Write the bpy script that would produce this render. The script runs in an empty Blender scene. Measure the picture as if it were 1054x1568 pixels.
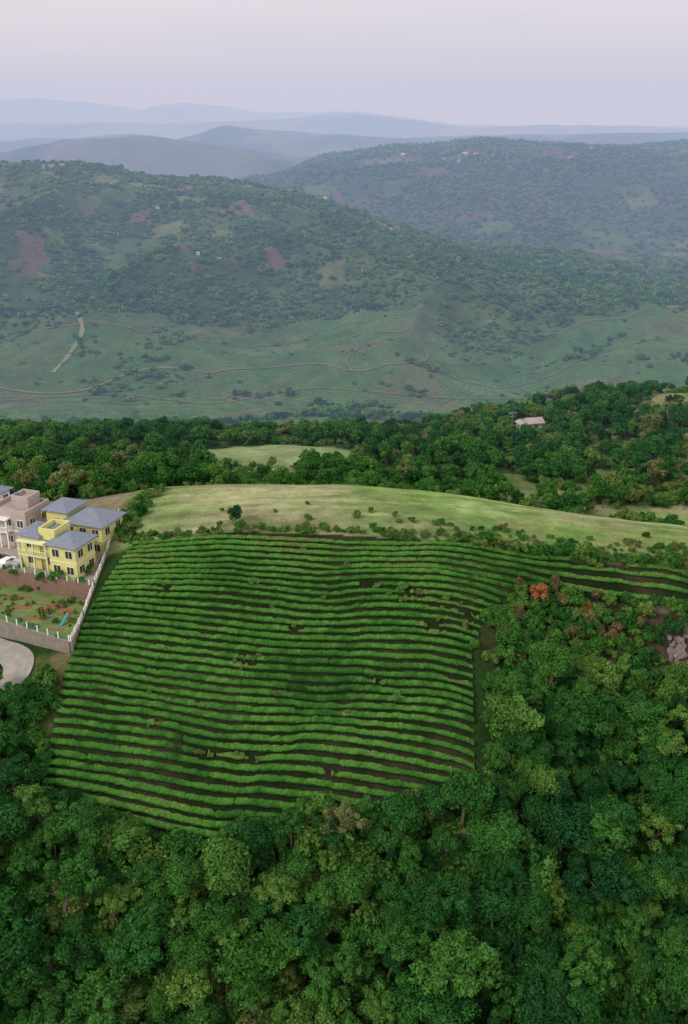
import bpy, bmesh, math, random
import numpy as np
from mathutils import Vector, Matrix
random.seed(5)
rng = np.random.default_rng(7)
scene = bpy.context.scene
COL = scene.collection

# ------------------------------------------------------------------ noise
def _h(ix, iy, seed):
    n = (ix.astype(np.int64)*374761393 + iy.astype(np.int64)*668265263 + seed*1274126177) & 0xffffffff
    n = ((n ^ (n >> 13))*1274126177) & 0xffffffff
    return ((n ^ (n >> 16)) & 0xffff)/65535.0
def vnoise(x, y, seed=0):
    x = np.asarray(x, float); y = np.asarray(y, float)
    x, y = np.broadcast_arrays(x, y)
    ix = np.floor(x); iy = np.floor(y); fx = x-ix; fy = y-iy
    fx = fx*fx*(3-2*fx); fy = fy*fy*(3-2*fy)
    a = _h(ix, iy, seed); b = _h(ix+1, iy, seed); c = _h(ix, iy+1, seed); d = _h(ix+1, iy+1, seed)
    return (a*(1-fx)+b*fx)*(1-fy)+(c*(1-fx)+d*fx)*fy
def fbm(x, y, seed=0, o=4):
    s = 0; a = 0.5; t = 0
    for i in range(o):
        s = s+a*vnoise(np.asarray(x)*2**i+i*17.3, np.asarray(y)*2**i-i*9.1, seed+i); t += a; a *= .5
    return s/t
def sstep(a, b, x):
    t = np.clip((x-a)/(b-a), 0, 1); return t*t*(3-2*t)
def inpoly(x, y, poly):
    x = np.asarray(x, float); y = np.asarray(y, float)
    r = np.zeros(np.broadcast(x, y).shape, bool); n = len(poly)
    for i in range(n):
        x1, y1 = poly[i]; x2, y2 = poly[(i+1) % n]
        if y1 == y2: continue
        c = ((y1 > y) != (y2 > y)) & (x < (x2-x1)*(y-y1)/(y2-y1)+x1)
        r ^= c
    return r
def plots(x, y):
    """small farm clearings on the hills: returns (is_clearing, kind 0..1)"""
    k = np.where(y > 1620, 1.7, 1.0)
    wx = x+60*k*(fbm(x/(90*k), y/(90*k), 601, 3)-.5)+14*(fbm(x/14, y/14, 605, 3)-.5); wy = y+60*k*(fbm(x/(90*k)+9, y/(90*k), 603, 3)-.5)+14*(fbm(x/14+5, y/14, 607, 3)-.5)
    cx = np.floor((wx+.25*wy)/(34*k)); cy = np.floor((wy-.2*wx)/(30*k))
    r1 = _h(cx, cy, 611); r2 = _h(cx, cy, 613)
    thr = .06+.16*sstep(1180, 1330, y)+.04*sstep(0, 300, x)-.04*sstep(1650, 1700, y)+.22*(fbm(x/(220*k), y/(220*k), 617, 2)-.5)
    return (r1 < thr) & (y > 880) & (y < 2850), r2

# ------------------------------------------------------------------ terrain heights
XS = np.array([-140,-90,-60,-46,-42,-20,0,18,30,45,60,80,110,150], float)
TB = [
(-80,[5,0,-4,-8,-8,-10,-10,-10,-10,-8,-6,-2,4,8]),
(40,[0,-4,-8,-10,-10,-12,-12,-12,-12,-10,-8,-5,0,5]),
(75,[8,4,0,-2,-3,-4,-4,-4,-5,-5,-4,0,5,10]),
(92,[12,9,8,10,11,11,11,8,3,1,1,3,8,12]),
(112,[18,15,15,17,18.9,18.9,18.9,18.5,11,6,6,9,14,18]),
(125,[21,20,20.8,22.5,23.9,23.9,23.9,23.5,17,11,10,13,18,22]),
(138,[24,22,22.5,26,27.8,28.9,28.9,28.5,25,18,16,18,21,24]),
(146,[26,24.5,25,27,29.8,32,32,32,30.5,28,26.5,24,24,25]),
(152,[27,26,26,28,31.2,33.7,33.7,33.2,31.5,29.7,28.7,28,26,25]),
(165,[27,27,27,29,31.5,33.3,33.3,31.7,30.3,28.5,27,25.5,23,22]),
(180,[26,26,27,29,31,32,32,30.2,28.5,26.5,24.5,22,20,18]),
(190,[22,23,25,27,28,28.5,28.5,27,25,22,19,17,16,15]),
(205,[17,18,19,20,20,18.5,18,17,16,15,13.5,12,12,13]),
(235,[15,15,15,15,15.5,15.5,15.5,14.5,13.5,12.5,12,11.5,12,14]),
(250,[14,14,14,14,14,14,14,13,12,11.5,11,11,13,16]),
(270,[10,10,10,10,10,10.5,10.5,9.5,9,9,9.5,11,15,19]),
(300,[3,3,3,3,3,3,3,2.5,3,6,9,13,18,22]),
(340,[-15,-15,-15,-15,-15,-15,-14,-12,-9,-4,0,3,6,9]),
(420,[-45,-45,-45,-45,-45,-44,-42,-40,-38,-34,-30,-27,-24,-20]),
(550,[-85]*14),(620,[-98]*14),(700,[-112]*14),(770,[-118]*14)]
YS = np.array([r[0] for r in TB], float); TZ = np.array([r[1] for r in TB], float)
gx = np.arange(-300, 301, 1.0); gy = np.arange(-80, 771, 1.0)
tmp = np.stack([np.interp(gx, XS, r) for r in TZ])
G = np.stack([np.interp(gy, YS, tmp[:, i]) for i in range(len(gx))], 1)
def blur(A, r, ax):
    k = 2*r+1
    P = np.pad(A, [(r+1, r) if a == ax else (0, 0) for a in (0, 1)], mode='edge')
    C = np.cumsum(P, axis=ax)
    return (C[k:] - C[:-k])/k if ax == 0 else (C[:, k:]-C[:, :-k])/k
for _ in range(2):
    G = blur(blur(G, 3, 0), 3, 1)
def near(x, y):
    fx = np.clip(x+300, 0, 599.99); fy = np.clip(y+80, 0, 849.99)
    ix = fx.astype(int); iy = fy.astype(int); fx = fx-ix; fy = fy-iy
    return (G[iy, ix]*(1-fx)+G[iy, ix+1]*fx)*(1-fy)+(G[iy+1, ix]*(1-fx)+G[iy+1, ix+1]*fx)*fy
def ridge(x, y, xr, zr, y0, yc, wb, base, amp, wl, seed, crest):
    R = np.interp(x, xr, zr)
    ycx = np.interp(x, yc[0], yc[1]) if isinstance(yc, tuple) else yc+0*x
    R = R+(fbm(x/wl*4, y*0+seed, seed, 4)-.5)*crest
    f = sstep(0, 1, (y-y0)/(ycx-y0)); b = sstep(0, 1, 1-(y-ycx)/wb)
    s = np.where(y < ycx, f, b)
    n = fbm(x/wl+.35*fbm(x/wl, y/wl, seed+9, 2), y/(wl*1.6), seed+3, 5)
    n = 1-np.abs(2*n-1)*2.2
    face = 4*s*(1-s)
    return np.where(y < y0, -900, base+(R-base)*s+amp*(n-.35)*face)
def far(x, y):
    z = np.interp(y, [760, 2000, 4000, 9000, 14000, 20000], [-118, -104, -100, -60, -20, 0])
    z1 = ridge(x, y, [-900,-520,-423,-330,-195,-86,72,224,375,600,900], [40,51,58,38,34,16,-24,-53,-75,-100,-112],
               740, ([-500,-86,72,224,375,600], [1550,1480,1320,1220,1160,1100]), 480, -118, 44, 250, 11, 10)
    z2 = ridge(x, y, [-900,-500,-227,-48,202,400,668,943,1300,2500], [-90,-85,-23,40,66,77,58,72,60,60], 1450, 2700, 700, -112, 80, 460, 23, 12)
    z3 = ridge(x, y, [-2500,-1254,-1016,-730,-469,-183,174,1254,3000], [20,26,70,85,59,15,30,40,40], 2900, 3600, 600, -110, 70, 500, 37, 12)
    z4 = ridge(x, y, [-3500,-1740,-1080,-880,-620,-150,240,900,1740,3500], [50,58,85,60,127,88,67,84,92,80], 4100, 5200, 1300, -110, 80, 800, 41, 20)
    z5 = ridge(x, y, [-7000,-3100,-2200,-1630,-1100,-450,80,430,1020,1900,3100,6000], [150,160,182,160,182,214,258,209,138,160,125,130], 7000, 9000, 2200, -90, 110, 1500, 53, 30)
    z6 = ridge(x, y, [-12000,-4875,-4230,-3490,-2750,-2190,-1730,-1175,120,1050,1600,2990,4870,12000], [420,464,531,470,362,464,448,350,347,220,170,144,140,140], 11000, 14000, 4500, -60, 200, 2600, 67, 50)
    for q in (z1, z2, z3, z4, z5, z6):
        z = np.maximum(z, q)
    return z
PA = [(-43.2,140.8),(-60,147),(-95,152),(-95,176),(-60,172),(-44.5,168)]
PG = [(-43.2,126.5),(-57,133.8),(-95,142),(-95,152),(-60,147),(-43.2,140.8)]
def H(x, y, carve=True):
    x = np.asarray(x, float); y = np.asarray(y, float); x, y = np.broadcast_arrays(x, y)
    zn = near(x, y)
    w = sstep(200, 500, y)
    zn = zn+(fbm(x/9., y/9., 3, 3)-.5)*np.where(y < 200, .7, 2.0)+w*(fbm(x/120., y/120., 5, 4)-.5)*26*(1-sstep(650, 765, y))
    zf = far(x, y)+(fbm(x/35., y/35., 77, 3)-.5)*6*sstep(760, 900, y)
    k = sstep(745, 770, y)
    z = zn*(1-k)+zf*k
    z = z+18*np.exp(-((y-840)/80)**2)*(fbm(x/130, y/260+4, 91, 3)-.28)*2.0
    if carve:
        z = np.where(inpoly(x, y, PA), np.minimum(z, 27.4), z)
        z = np.where(inpoly(x, y, PG), np.minimum(z, 24.9), z)
    return z
def h1(x, y): return float(H(np.array([x]), np.array([y]), False)[0])

FIELD = [(-38,151.5),(-20,152.3),(0,151),(25,148.8),(45,149),(62,149.5),(62,143.5),(48,143),(30,142),(24,136),(20.5,128),(19.5,116),
         (18.5,106),(18,101),(8,100),(-5,98.5),(-14,97),(-21,96.5),(-32,100),(-42.3,104.5),(-42.8,114),(-43.3,123),(-42.2,134),(-40.5,143)]

# ------------------------------------------------------------------ material helpers
def newmat(name):
    m = bpy.data.materials.new(name); m.use_nodes = True
    nt = m.node_tree; nt.nodes.clear()
    out = nt.nodes.new('ShaderNodeOutputMaterial')
    return m, nt, out
def N(nt, t, **kw):
    n = nt.nodes.new(t)
    for k, v in kw.items():
        if k in ('operation', 'blend_type', 'data_type', 'attribute_name', 'attribute_type', 'sky_type', 'noise_dimensions'): setattr(n, k, v)
        else: n.inputs[k].default_value = v
    return n
def simple(name, col, rough=.7, var=.15, scale=2.0, metallic=0.0, bump=0.0, spec=.3):
    m, nt, out = newmat(name)
    b = N(nt, 'ShaderNodeBsdfPrincipled'); b.inputs['Roughness'].default_value = rough; b.inputs['Metallic'].default_value = metallic
    b.inputs['Specular IOR Level'].default_value = spec
    tc = N(nt, 'ShaderNodeNewGeometry')
    no = N(nt, 'ShaderNodeTexNoise', Scale=scale, Detail=5.0, Roughness=.6); nt.links.new(tc.outputs['Position'], no.inputs['Vector'])
    mr = N(nt, 'ShaderNodeMapRange'); mr.inputs[3].default_value = 1-var*1.6; mr.inputs[4].default_value = 1+var*1.6
    nt.links.new(no.outputs['Fac'], mr.inputs[0])
    mx = N(nt, 'ShaderNodeMix', data_type='RGBA', blend_type='MULTIPLY'); mx.inputs[0].default_value = 1
    mx.inputs[6].default_value = (*col, 1); nt.links.new(mr.outputs[0], mx.inputs[7])
    nt.links.new(mx.outputs[2], b.inputs['Base Color'])
    if bump:
        bp = N(nt, 'ShaderNodeBump', Strength=bump, Distance=.1); nt.links.new(no.outputs['Fac'], bp.inputs['Height']); nt.links.new(bp.outputs[0], b.inputs['Normal'])
    nt.links.new(b.outputs[0], out.inputs[0])
    return m
RAMP = [(0,(.017,.072,.023)),(.3,(.034,.125,.027)),(.55,(.062,.175,.034)),(.75,(.120,.225,.046)),(.87,(.15,.175,.065)),(.94,(.15,.12,.065)),(1,(.32,.13,.045))]
def foliage(name, fixed=None, gain=1.0):
    m, nt, out = newmat(name)
    lv = N(nt, 'ShaderNodeAttribute', attribute_name='lv')
    mr = N(nt, 'ShaderNodeMapRange'); mr.inputs[3].default_value = .5*gain; mr.inputs[4].default_value = 1.7*gain
    nt.links.new(lv.outputs['Fac'], mr.inputs[0])
    mx = N(nt, 'ShaderNodeMix', data_type='RGBA', blend_type='MULTIPLY'); mx.inputs[0].default_value = 1
    if fixed is None:
        at = N(nt, 'ShaderNodeAttribute', attribute_name='tint', attribute_type='INSTANCER')
        r = nt.nodes.new('ShaderNodeValToRGB'); e = r.color_ramp.elements
        e[0].position = 0; e[0].color = (*RAMP[0][1], 1); e[1].position = 1; e[1].color = (*RAMP[-1][1], 1)
        for p, c in RAMP[1:-1]:
            q = e.new(p); q.color = (*c, 1)
        nt.links.new(at.outputs['Fac'], r.inputs[0]); nt.links.new(r.outputs[0], mx.inputs[6])
    else: mx.inputs[6].default_value = (*fixed, 1)
    nt.links.new(mr.outputs[0], mx.inputs[7])
    d = N(nt, 'ShaderNodeBsdfDiffuse'); t = N(nt, 'ShaderNodeBsdfTranslucent'); ms = N(nt, 'ShaderNodeMixShader'); ms.inputs[0].default_value = .25
    nt.links.new(mx.outputs[2], d.inputs[0]); nt.links.new(mx.outputs[2], t.inputs[0])
    nt.links.new(d.outputs[0], ms.inputs[1]); nt.links.new(t.outputs[0], ms.inputs[2]); nt.links.new(ms.outputs[0], out.inputs[0])
    return m
M_leaf = foliage('leaf_canopy')
M_farleaf = foliage('far_leaf_canopy', gain=1.15)
M_bark = simple('bark', (.14,.11,.08), .9, .3, 6)
M_palebark = simple('pale_bark', (.17,.155,.13), .9, .2, 6)

# ------------------------------------------------------------------ mesh helpers
def quadmesh(name, V, Q, mats, mi=None, attrs=None, cattr=None, smooth=False):
    V = np.asarray(V, np.float32); Q = np.asarray(Q, np.int32)
    me = bpy.data.meshes.new(name)
    me.vertices.add(len(V)); me.vertices.foreach_set('co', V.ravel())
    me.loops.add(Q.size); me.loops.foreach_set('vertex_index', Q.ravel())
    me.polygons.add(len(Q)); me.polygons.foreach_set('loop_start', np.arange(0, Q.size, 4, dtype=np.int32))
    for m in mats: me.materials.append(m)
    if mi is not None: me.polygons.foreach_set('material_index', np.asarray(mi, np.int32))
    me.polygons.foreach_set('use_smooth', np.full(len(Q), smooth))
    me.update(calc_edges=True)
    for k, a in (attrs or {}).items():
        at = me.attributes.new(k, 'FLOAT', 'POINT'); at.data.foreach_set('value', np.asarray(a, np.float32))
    for k, a in (cattr or {}).items():
        at = me.attributes.new(k, 'FLOAT_COLOR', 'POINT')
        a4 = np.ones((len(V), 4), np.float32); a4[:, :3] = a; at.data.foreach_set('color', a4.ravel())
    return me
def addobj(name, me, parent=None, loc=None, rotz=0):
    o = bpy.data.objects.new(name, me); COL.objects.link(o)
    if loc is not None: o.location = loc
    o.rotation_euler[2] = rotz
    if parent: o.parent = parent
    return o
def leafquads(C, Nn, S, rg):
    n = len(C); r = rg.normal(size=(n, 3))
    t1 = np.cross(Nn, r); t1 /= np.linalg.norm(t1, axis=1)[:, None]+1e-9
    t2 = np.cross(Nn, t1); t2 /= np.linalg.norm(t2, axis=1)[:, None]+1e-9
    S = S[:, None]
    V = np.stack([C-t1*S, C-t2*S*.62, C+t1*S, C+t2*S*.62], 1).reshape(-1, 3)
    return V, np.arange(4*n).reshape(-1, 4)
def tube(p, q, r0, r1, k=5):
    p = np.array(p, float); q = np.array(q, float); d = q-p; d /= np.linalg.norm(d)+1e-9
    a = np.cross(d, [0, 0, 1.0]) if abs(d[2]) < .9 else np.cross(d, [1.0, 0, 0]); a /= np.linalg.norm(a); b = np.cross(d, a)
    V = []
    for c, r in ((p, r0), (q, r1)):
        for i in range(k):
            t = 2*math.pi*i/k; V.append(c+r*(a*math.cos(t)+b*math.sin(t)))
    return np.array(V), np.array([[i, (i+1) % k, k+(i+1) % k, k+i] for i in range(k)])
def treemesh(name, seed, h=9, R=3.0, Rz=2.2, npuff=24, nleaf=380, ls=.2, pr=(.85,1.3), leafmat=None, bark=None, low=-.25, trunk=True, fill=.3):
    rg = np.random.default_rng(seed)
    cz = h-Rz*1.0-pr[0]*.6
    cen = []
    lean = rg.normal(0, .35, 2)
    while len(cen) < npuff:
        d = rg.normal(size=3); d /= np.linalg.norm(d)
        if d[2] < low: continue
        k = rg.uniform(.45, 1.08)
        cen.append([d[0]*(R-pr[0])*k*rg.uniform(.75,1.2)+lean[0]*d[2], d[1]*(R-pr[0])*k*rg.uniform(.75,1.2)+lean[1]*d[2], cz+d[2]*(Rz-pr[0]*.5)*k])
    cen = np.array(cen); pr_ = rg.uniform(*pr, npuff); pv = rg.uniform(0, 1, npuff)
    Vs = []; Qs = []; lv = []; mi = []; off = 0
    n = npuff*nleaf; idx = np.repeat(np.arange(npuff), nleaf)
    D = rg.normal(size=(n, 3)); D[:, 2] += .35; D /= np.linalg.norm(D, axis=1)[:, None]
    rad = pr_[idx]*(1-.38*rg.uniform(0, 1, n)**2)*(1+.42*(vnoise(D[:, 0]*2.2+idx*7, D[:, 1]*2.2+D[:, 2]*3, seed)-.5)*2)
    C = cen[idx]+D*rad[:, None]*np.array([1, 1, .82])
    Nn = D+rg.normal(size=(n, 3))*.6; Nn /= np.linalg.norm(Nn, axis=1)[:, None]
    V, Q = leafquads(C, Nn, ls*rg.uniform(.6, 1.35, n), rg)
    Vs.append(V); Qs.append(Q); lv.append(np.repeat(.45*pv[idx]+.55*rg.uniform(0, 1, n), 4)); mi.append(np.zeros(len(Q))); off += len(V)
    if trunk:
        segs = []
        r0 = .024*h; top = np.array([rg.uniform(-.3, .3), rg.uniform(-.3, .3), cz-.2*Rz])
        mid = top*np.array([.3,.3,.5])+np.array([rg.uniform(-.2,.2), rg.uniform(-.2,.2), 0])
        segs += [((0, 0, -.6), mid, r0*1.25, r0*.85), (mid, top, r0*.85, r0*.5)]
        for i in rg.choice(npuff, min(7, npuff), replace=False):
            s = mid+(top-mid)*rg.uniform(.3, 1); segs.append((s, cen[i], r0*.42, r0*.12))
        for p, q, a, b in segs:
            V, Q = tube(p, q, a, b); Vs.append(V); Qs.append(Q+off); lv.append(np.full(len(V), .5)); mi.append(np.ones(len(Q))); off += len(V)
    return quadmesh(name, np.concatenate(Vs), np.concatenate(Qs), [leafmat or M_leaf, bark or M_bark], np.concatenate(mi), {'lv': np.concatenate(lv)})
def protocoll(name, meshes):
    c = bpy.data.collections.new(name)
    for i, me in enumerate(meshes):
        c.objects.link(bpy.data.objects.new('%s_%02d' % (name, i), me))
    return c
def scatter(name, P, S, tint, coll, nvar, rg):
    P = np.asarray(P, np.float32); n = len(P)
    me = bpy.data.meshes.new(name); me.vertices.add(n); me.vertices.foreach_set('co', P.ravel())
    R = np.zeros((n, 3), np.float32); R[:, 2] = rg.uniform(0, 6.283, n); R[:, 0] = rg.normal(0, .08, n); R[:, 1] = rg.normal(0, .08, n)
    for k, a in (('rotv', R), ('sclv', S)):
        at = me.attributes.new(k, 'FLOAT_VECTOR', 'POINT'); at.data.foreach_set('vector', np.asarray(a, np.float32).ravel())
    at = me.attributes.new('pidx', 'INT', 'POINT'); at.data.foreach_set('value', rg.integers(0, nvar, n).astype(np.int32))
    at = me.attributes.new('tint', 'FLOAT', 'POINT'); at.data.foreach_set('value', np.clip(tint, 0, 1).astype(np.float32))
    ob = addobj(name, me)
    ng = bpy.data.node_groups.new(name+'_scatter', 'GeometryNodeTree')
    ng.interface.new_socket('Geometry', in_out='INPUT', socket_type='NodeSocketGeometry')
    ng.interface.new_socket('Geometry', in_out='OUTPUT', socket_type='NodeSocketGeometry')
    gi = ng.nodes.new('NodeGroupInput'); go = ng.nodes.new('NodeGroupOutput')
    ip = ng.nodes.new('GeometryNodeInstanceOnPoints'); ci = ng.nodes.new('GeometryNodeCollectionInfo')
    ci.inputs['Collection'].default_value = coll; ci.inputs['Separate Children'].default_value = True; ci.inputs['Reset Children'].default_value = True
    def na(nm, dt):
        a = ng.nodes.new('GeometryNodeInputNamedAttribute'); a.data_type = dt; a.inputs['Name'].default_value = nm; return a.outputs[0]
    L = ng.links.new
    L(gi.outputs[0], ip.inputs['Points']); L(ci.outputs[0], ip.inputs['Instance']); ip.inputs['Pick Instance'].default_value = True
    L(na('pidx', 'INT'), ip.inputs['Instance Index']); L(na('rotv', 'FLOAT_VECTOR'), ip.inputs['Rotation']); L(na('sclv', 'FLOAT_VECTOR'), ip.inputs['Scale'])
    L(ip.outputs[0], go.inputs[0])
    md = ob.modifiers.new('scatter', 'NODES'); md.node_group = ng
    return ob
def jgrid(x0, x1, y0, y1, s, rg):
    X, Y = np.meshgrid(np.arange(x0, x1, s), np.arange(y0, y1, s))
    X = X.ravel()+rg.uniform(-.48, .48, X.size)*s; Y = Y.ravel()+rg.uniform(-.48, .48, Y.size)*s
    return X, Y
def place(name, X, Y, smin, smax, tint, coll, nvar, zj=.2, sink=0.0):
    n = len(X); s = rng.uniform(smin, smax, n)
    S = np.stack([s*rng.uniform(.85, 1.15, n), s*rng.uniform(.85, 1.15, n), s*rng.uniform(1-zj, 1+zj, n)], 1)
    P = np.stack([X, Y, H(X, Y)-sink], 1)
    return scatter(name, P, S, tint, coll, nvar, rng)

# ------------------------------------------------------------------ terrain sheet
ys = [np.arange(-75, 60, 5.), np.arange(60, 200, .5), np.arange(200, 400, 1.3), np.arange(400, 760, 5.), np.arange(760, 1650, 4.), np.arange(1650, 2900, 10.), np.geomspace(2900, 22000, 170)]
ys = np.concatenate(ys); nc = 420
s = np.linspace(-1, 1, nc); W = 130+.95*(ys+75)
XX = W[:, None]*(.45*s+.55*s**3)[None, :]; YY = np.repeat(ys[:, None], nc, 1)
ZZ = H(XX, YY)
x = XX.ravel(); y = YY.ravel()
def C3(c): return np.array(c)[None, :]
def mixc(a, b, f): return a*(1-f[:, None])+b*f[:, None]
n9 = fbm(x/9, y/9, 101, 4); n25 = fbm(x/25, y/25, 103, 4); n3 = fbm(x/3, y/3, 107, 3)
c = np.repeat(C3((.026,.056,.016)), len(x), 0)
# grass ridge
grass = mixc(mixc(C3((.200,.262,.105)), C3((.125,.200,.060)), sstep(.38, .66, n9)), C3((.235,.245,.130)), sstep(.50, .70, n25))
strk = fbm(x/14+y/40, y/2.2-x/30, 109, 3)
grass = grass*(.80+.40*sstep(.3, .7, strk))[:, None]*(.85+.3*n3)[:, None]
rightg = mixc(C3((.095,.175,.045)), C3((.17,.21,.08)), sstep(.4, .6, n9))
grass = mixc(grass, rightg, sstep(6, 30, x)*(1-sstep(161, 172, y+(n9-.5)*8))*.9)
mg = sstep(149.3, 150.6, y+(n3-.5)*2)*(1-sstep(197, 205, y+(n9-.5)*14))*sstep(-47, -43, x)
mg2 = np.maximum(mg, sstep(55, 62, x)*sstep(150, 152, y)*(1-sstep(208, 222, y+(n9-.5)*20)))
c = mixc(c, grass, mg2)
el = ((x+20)/25)**2+((y-256)/17)**2; el2 = ((x+24)/11)**2+((y-233)/12)**2
c = mixc(c, C3((.18,.235,.11))*(.7+.6*n9[:, None]), 1-sstep(.8, 1.1, np.minimum(el, el2)+(n9-.5)*.7))
# right scrub country
mr_ = sstep(24, 50, x)*sstep(205, 215, y)*(1-sstep(420, 500, y))
scr = mixc(mixc(C3((.11,.16,.06)), C3((.20,.21,.11)), sstep(.4, .6, n9)), C3((.27,.19,.14)), sstep(.56, .66, n25))
c = mixc(c, scr, mr_)
# left of compound
ml = (1-sstep(-46, -43, x))*sstep(150, 160, y)*(1-sstep(184, 190, y))
c = mixc(c, mixc(C3((.15,.20,.07)), C3((.22,.19,.12)), sstep(.4, .6, n9)), ml)
# tea field soil
FP2 = inpoly(x, y, FIELD)
soil = mixc(C3((.018,.028,.011)), C3((.040,.036,.021)), sstep(.5, .7, n9))
c = np.where(FP2[:, None], soil, c)
st = (1-sstep(-43.5, -42, x))*sstep(-50, -48, x)*sstep(98, 104, y)*(1-sstep(126, 128, y))
c = mixc(c, mixc(C3((.17,.15,.08)), C3((.08,.11,.035)), sstep(.4, .6, n3)), st)
gl = sstep(20, 24, x)*sstep(122, 128, y+(n9-.5)*8)*(1-sstep(147, 150, y))*(1-FP2)
c = mixc(c, mixc(C3((.045,.055,.025)), C3((.075,.058,.042)), sstep(.45, .6, n9)), gl)
# far hills
f1 = fbm(x/170, y/120, 201, 5); f2 = fbm(x/55, y/40, 203, 4); f3 = fbm(x/400, y/300, 207, 4)
fc = mixc(C3((.042,.085,.028)), C3((.074,.120,.040)), sstep(.4, .6, f2))
fc = mixc(fc, C3((.115,.090,.055)), sstep(.56, .66, f1)*.5*sstep(1200, 1350, y))
cl, kd = plots(x, y)
pc = np.where(kd[:, None] < .42, C3((.090,.150,.050)), np.where(kd[:, None] < .68, C3((.130,.155,.070)), np.where(kd[:, None] < .86, C3((.130,.100,.065)), C3((.075,.13,.045)))))
fc = np.where(cl[:, None], pc*(.8+.4*f2[:, None]), fc)
cell = vnoise(np.floor((x+.4*y+50*f1)/56), np.floor((y-.2*x+45*f2)/44), 211)
est = mixc(C3((.052,.118,.040)), C3((.078,.142,.050)), cell)
est = mixc(est, C3((.110,.115,.065)), sstep(.56, .68, fbm(x/60, y/40, 219, 4))*.6)
me_ = sstep(640, 720, y)*(1-sstep(930, 990, y+(f1-.5)*190))
fc = mixc(fc, est, me_)
hl2 = mixc(C3((.045,.080,.033)), C3((.10,.085,.058)), sstep(.52, .64, f1))
fc = np.where(cl[:, None] & (y > 1600)[:, None], pc*.85, mixc(fc, hl2, sstep(1600, 1800, y)))
fg = mixc(C3((.035,.060,.035)), C3((.10,.11,.055)), sstep(.40, .60, fbm(x/350, y/350, 221, 5)))
fg = mixc(fg, C3((.13,.11,.08)), sstep(.58, .66, fbm(x/260, y/260, 227, 5)))
fc = mixc(fc, fg, sstep(2850, 3000, y))
c = mixc(c, fc, sstep(380, 560, y))
nr = len(ys); I = np.arange(nr*nc).reshape(nr, nc)
Q = np.stack([I[:-1, :-1], I[:-1, 1:], I[1:, 1:], I[1:, :-1]], -1).reshape(-1, 4)
m, nt, out = newmat('land_cover')
at = N(nt, 'ShaderNodeAttribute', attribute_name='cover'); ge = N(nt, 'ShaderNodeNewGeometry')
prev = at.outputs['Color']
for sc, lo, hi in ((2.2, .68, 1.32), (.35, .68, 1.32), (.05, .72, 1.28)):
    no = N(nt, 'ShaderNodeTexNoise', Scale=sc, Detail=6.0, Roughness=.65); nt.links.new(ge.outputs['Position'], no.inputs['Vector'])
    mr = N(nt, 'ShaderNodeMapRange'); mr.inputs[1].default_value = .25; mr.inputs[2].default_value = .75; mr.inputs[3].default_value = lo; mr.inputs[4].default_value = hi
    nt.links.new(no.outputs['Fac'], mr.inputs[0])
    mx = N(nt, 'ShaderNodeMix', data_type='RGBA', blend_type='MULTIPLY'); mx.inputs[0].default_value = 1
    nt.links.new(prev, mx.inputs[6]); nt.links.new(mr.outputs[0], mx.inputs[7]); prev = mx.outputs[2]
    if sc == .35: bsrc = no
# contour tea rows on the valley estates
tr_ = N(nt, 'ShaderNodeAttribute', attribute_name='terr')
sx = N(nt, 'ShaderNodeSeparateXYZ'); nt.links.new(ge.outputs['Position'], sx.inputs[0])
m1 = N(nt, 'ShaderNodeMath', operation='MULTIPLY'); nt.links.new(sx.outputs['Z'], m1.inputs[0]); m1.inputs[1].default_value = 6.5
m2 = N(nt, 'ShaderNodeMath', operation='SINE'); nt.links.new(m1.outputs[0], m2.inputs[0])
m3 = N(nt, 'ShaderNodeMath', operation='MULTIPLY'); nt.links.new(m2.outputs[0], m3.inputs[0]); nt.links.new(tr_.outputs['Fac'], m3.inputs[1])
m4 = N(nt, 'ShaderNodeMath', operation='MULTIPLY_ADD'); nt.links.new(m3.outputs[0], m4.inputs[0]); m4.inputs[1].default_value = .12; m4.inputs[2].default_value = 1.0
mx = N(nt, 'ShaderNodeMix', data_type='RGBA', blend_type='MULTIPLY'); mx.inputs[0].default_value = 1
nt.links.new(prev, mx.inputs[6]); nt.links.new(m4.outputs[0], mx.inputs[7]); prev = mx.outputs[2]
b = N(nt, 'ShaderNodeBsdfDiffuse', Roughness=1.0); nt.links.new(prev, b.inputs['Color'])
bp = N(nt, 'ShaderNodeBump', Strength=.7, Distance=.8); nt.links.new(bsrc.outputs['Fac'], bp.inputs['Height']); nt.links.new(bp.outputs[0], b.inputs['Normal'])
nt.links.new(b.outputs[0], out.inputs[0])
addobj('ground_terrain', quadmesh('ground_terrain', np.stack([x, y, ZZ.ravel()], 1), Q, [m], attrs={'terr': me_}, cattr={'cover': c}, smooth=True))

# ------------------------------------------------------------------ tea hedges
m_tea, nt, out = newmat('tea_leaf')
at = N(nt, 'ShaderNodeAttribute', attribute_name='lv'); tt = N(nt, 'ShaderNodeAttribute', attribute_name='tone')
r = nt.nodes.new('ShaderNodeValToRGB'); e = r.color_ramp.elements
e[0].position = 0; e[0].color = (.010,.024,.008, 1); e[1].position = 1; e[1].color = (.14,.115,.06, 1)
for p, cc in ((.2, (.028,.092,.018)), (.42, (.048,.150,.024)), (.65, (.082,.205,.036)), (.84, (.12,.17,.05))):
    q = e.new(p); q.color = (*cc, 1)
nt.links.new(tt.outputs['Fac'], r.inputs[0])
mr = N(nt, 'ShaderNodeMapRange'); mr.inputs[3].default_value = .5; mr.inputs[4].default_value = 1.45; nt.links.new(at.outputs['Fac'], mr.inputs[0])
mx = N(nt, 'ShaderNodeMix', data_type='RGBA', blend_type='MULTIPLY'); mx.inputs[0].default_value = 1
nt.links.new(r.outputs[0], mx.inputs[6]); nt.links.new(mr.outputs[0], mx.inputs[7])
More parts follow.
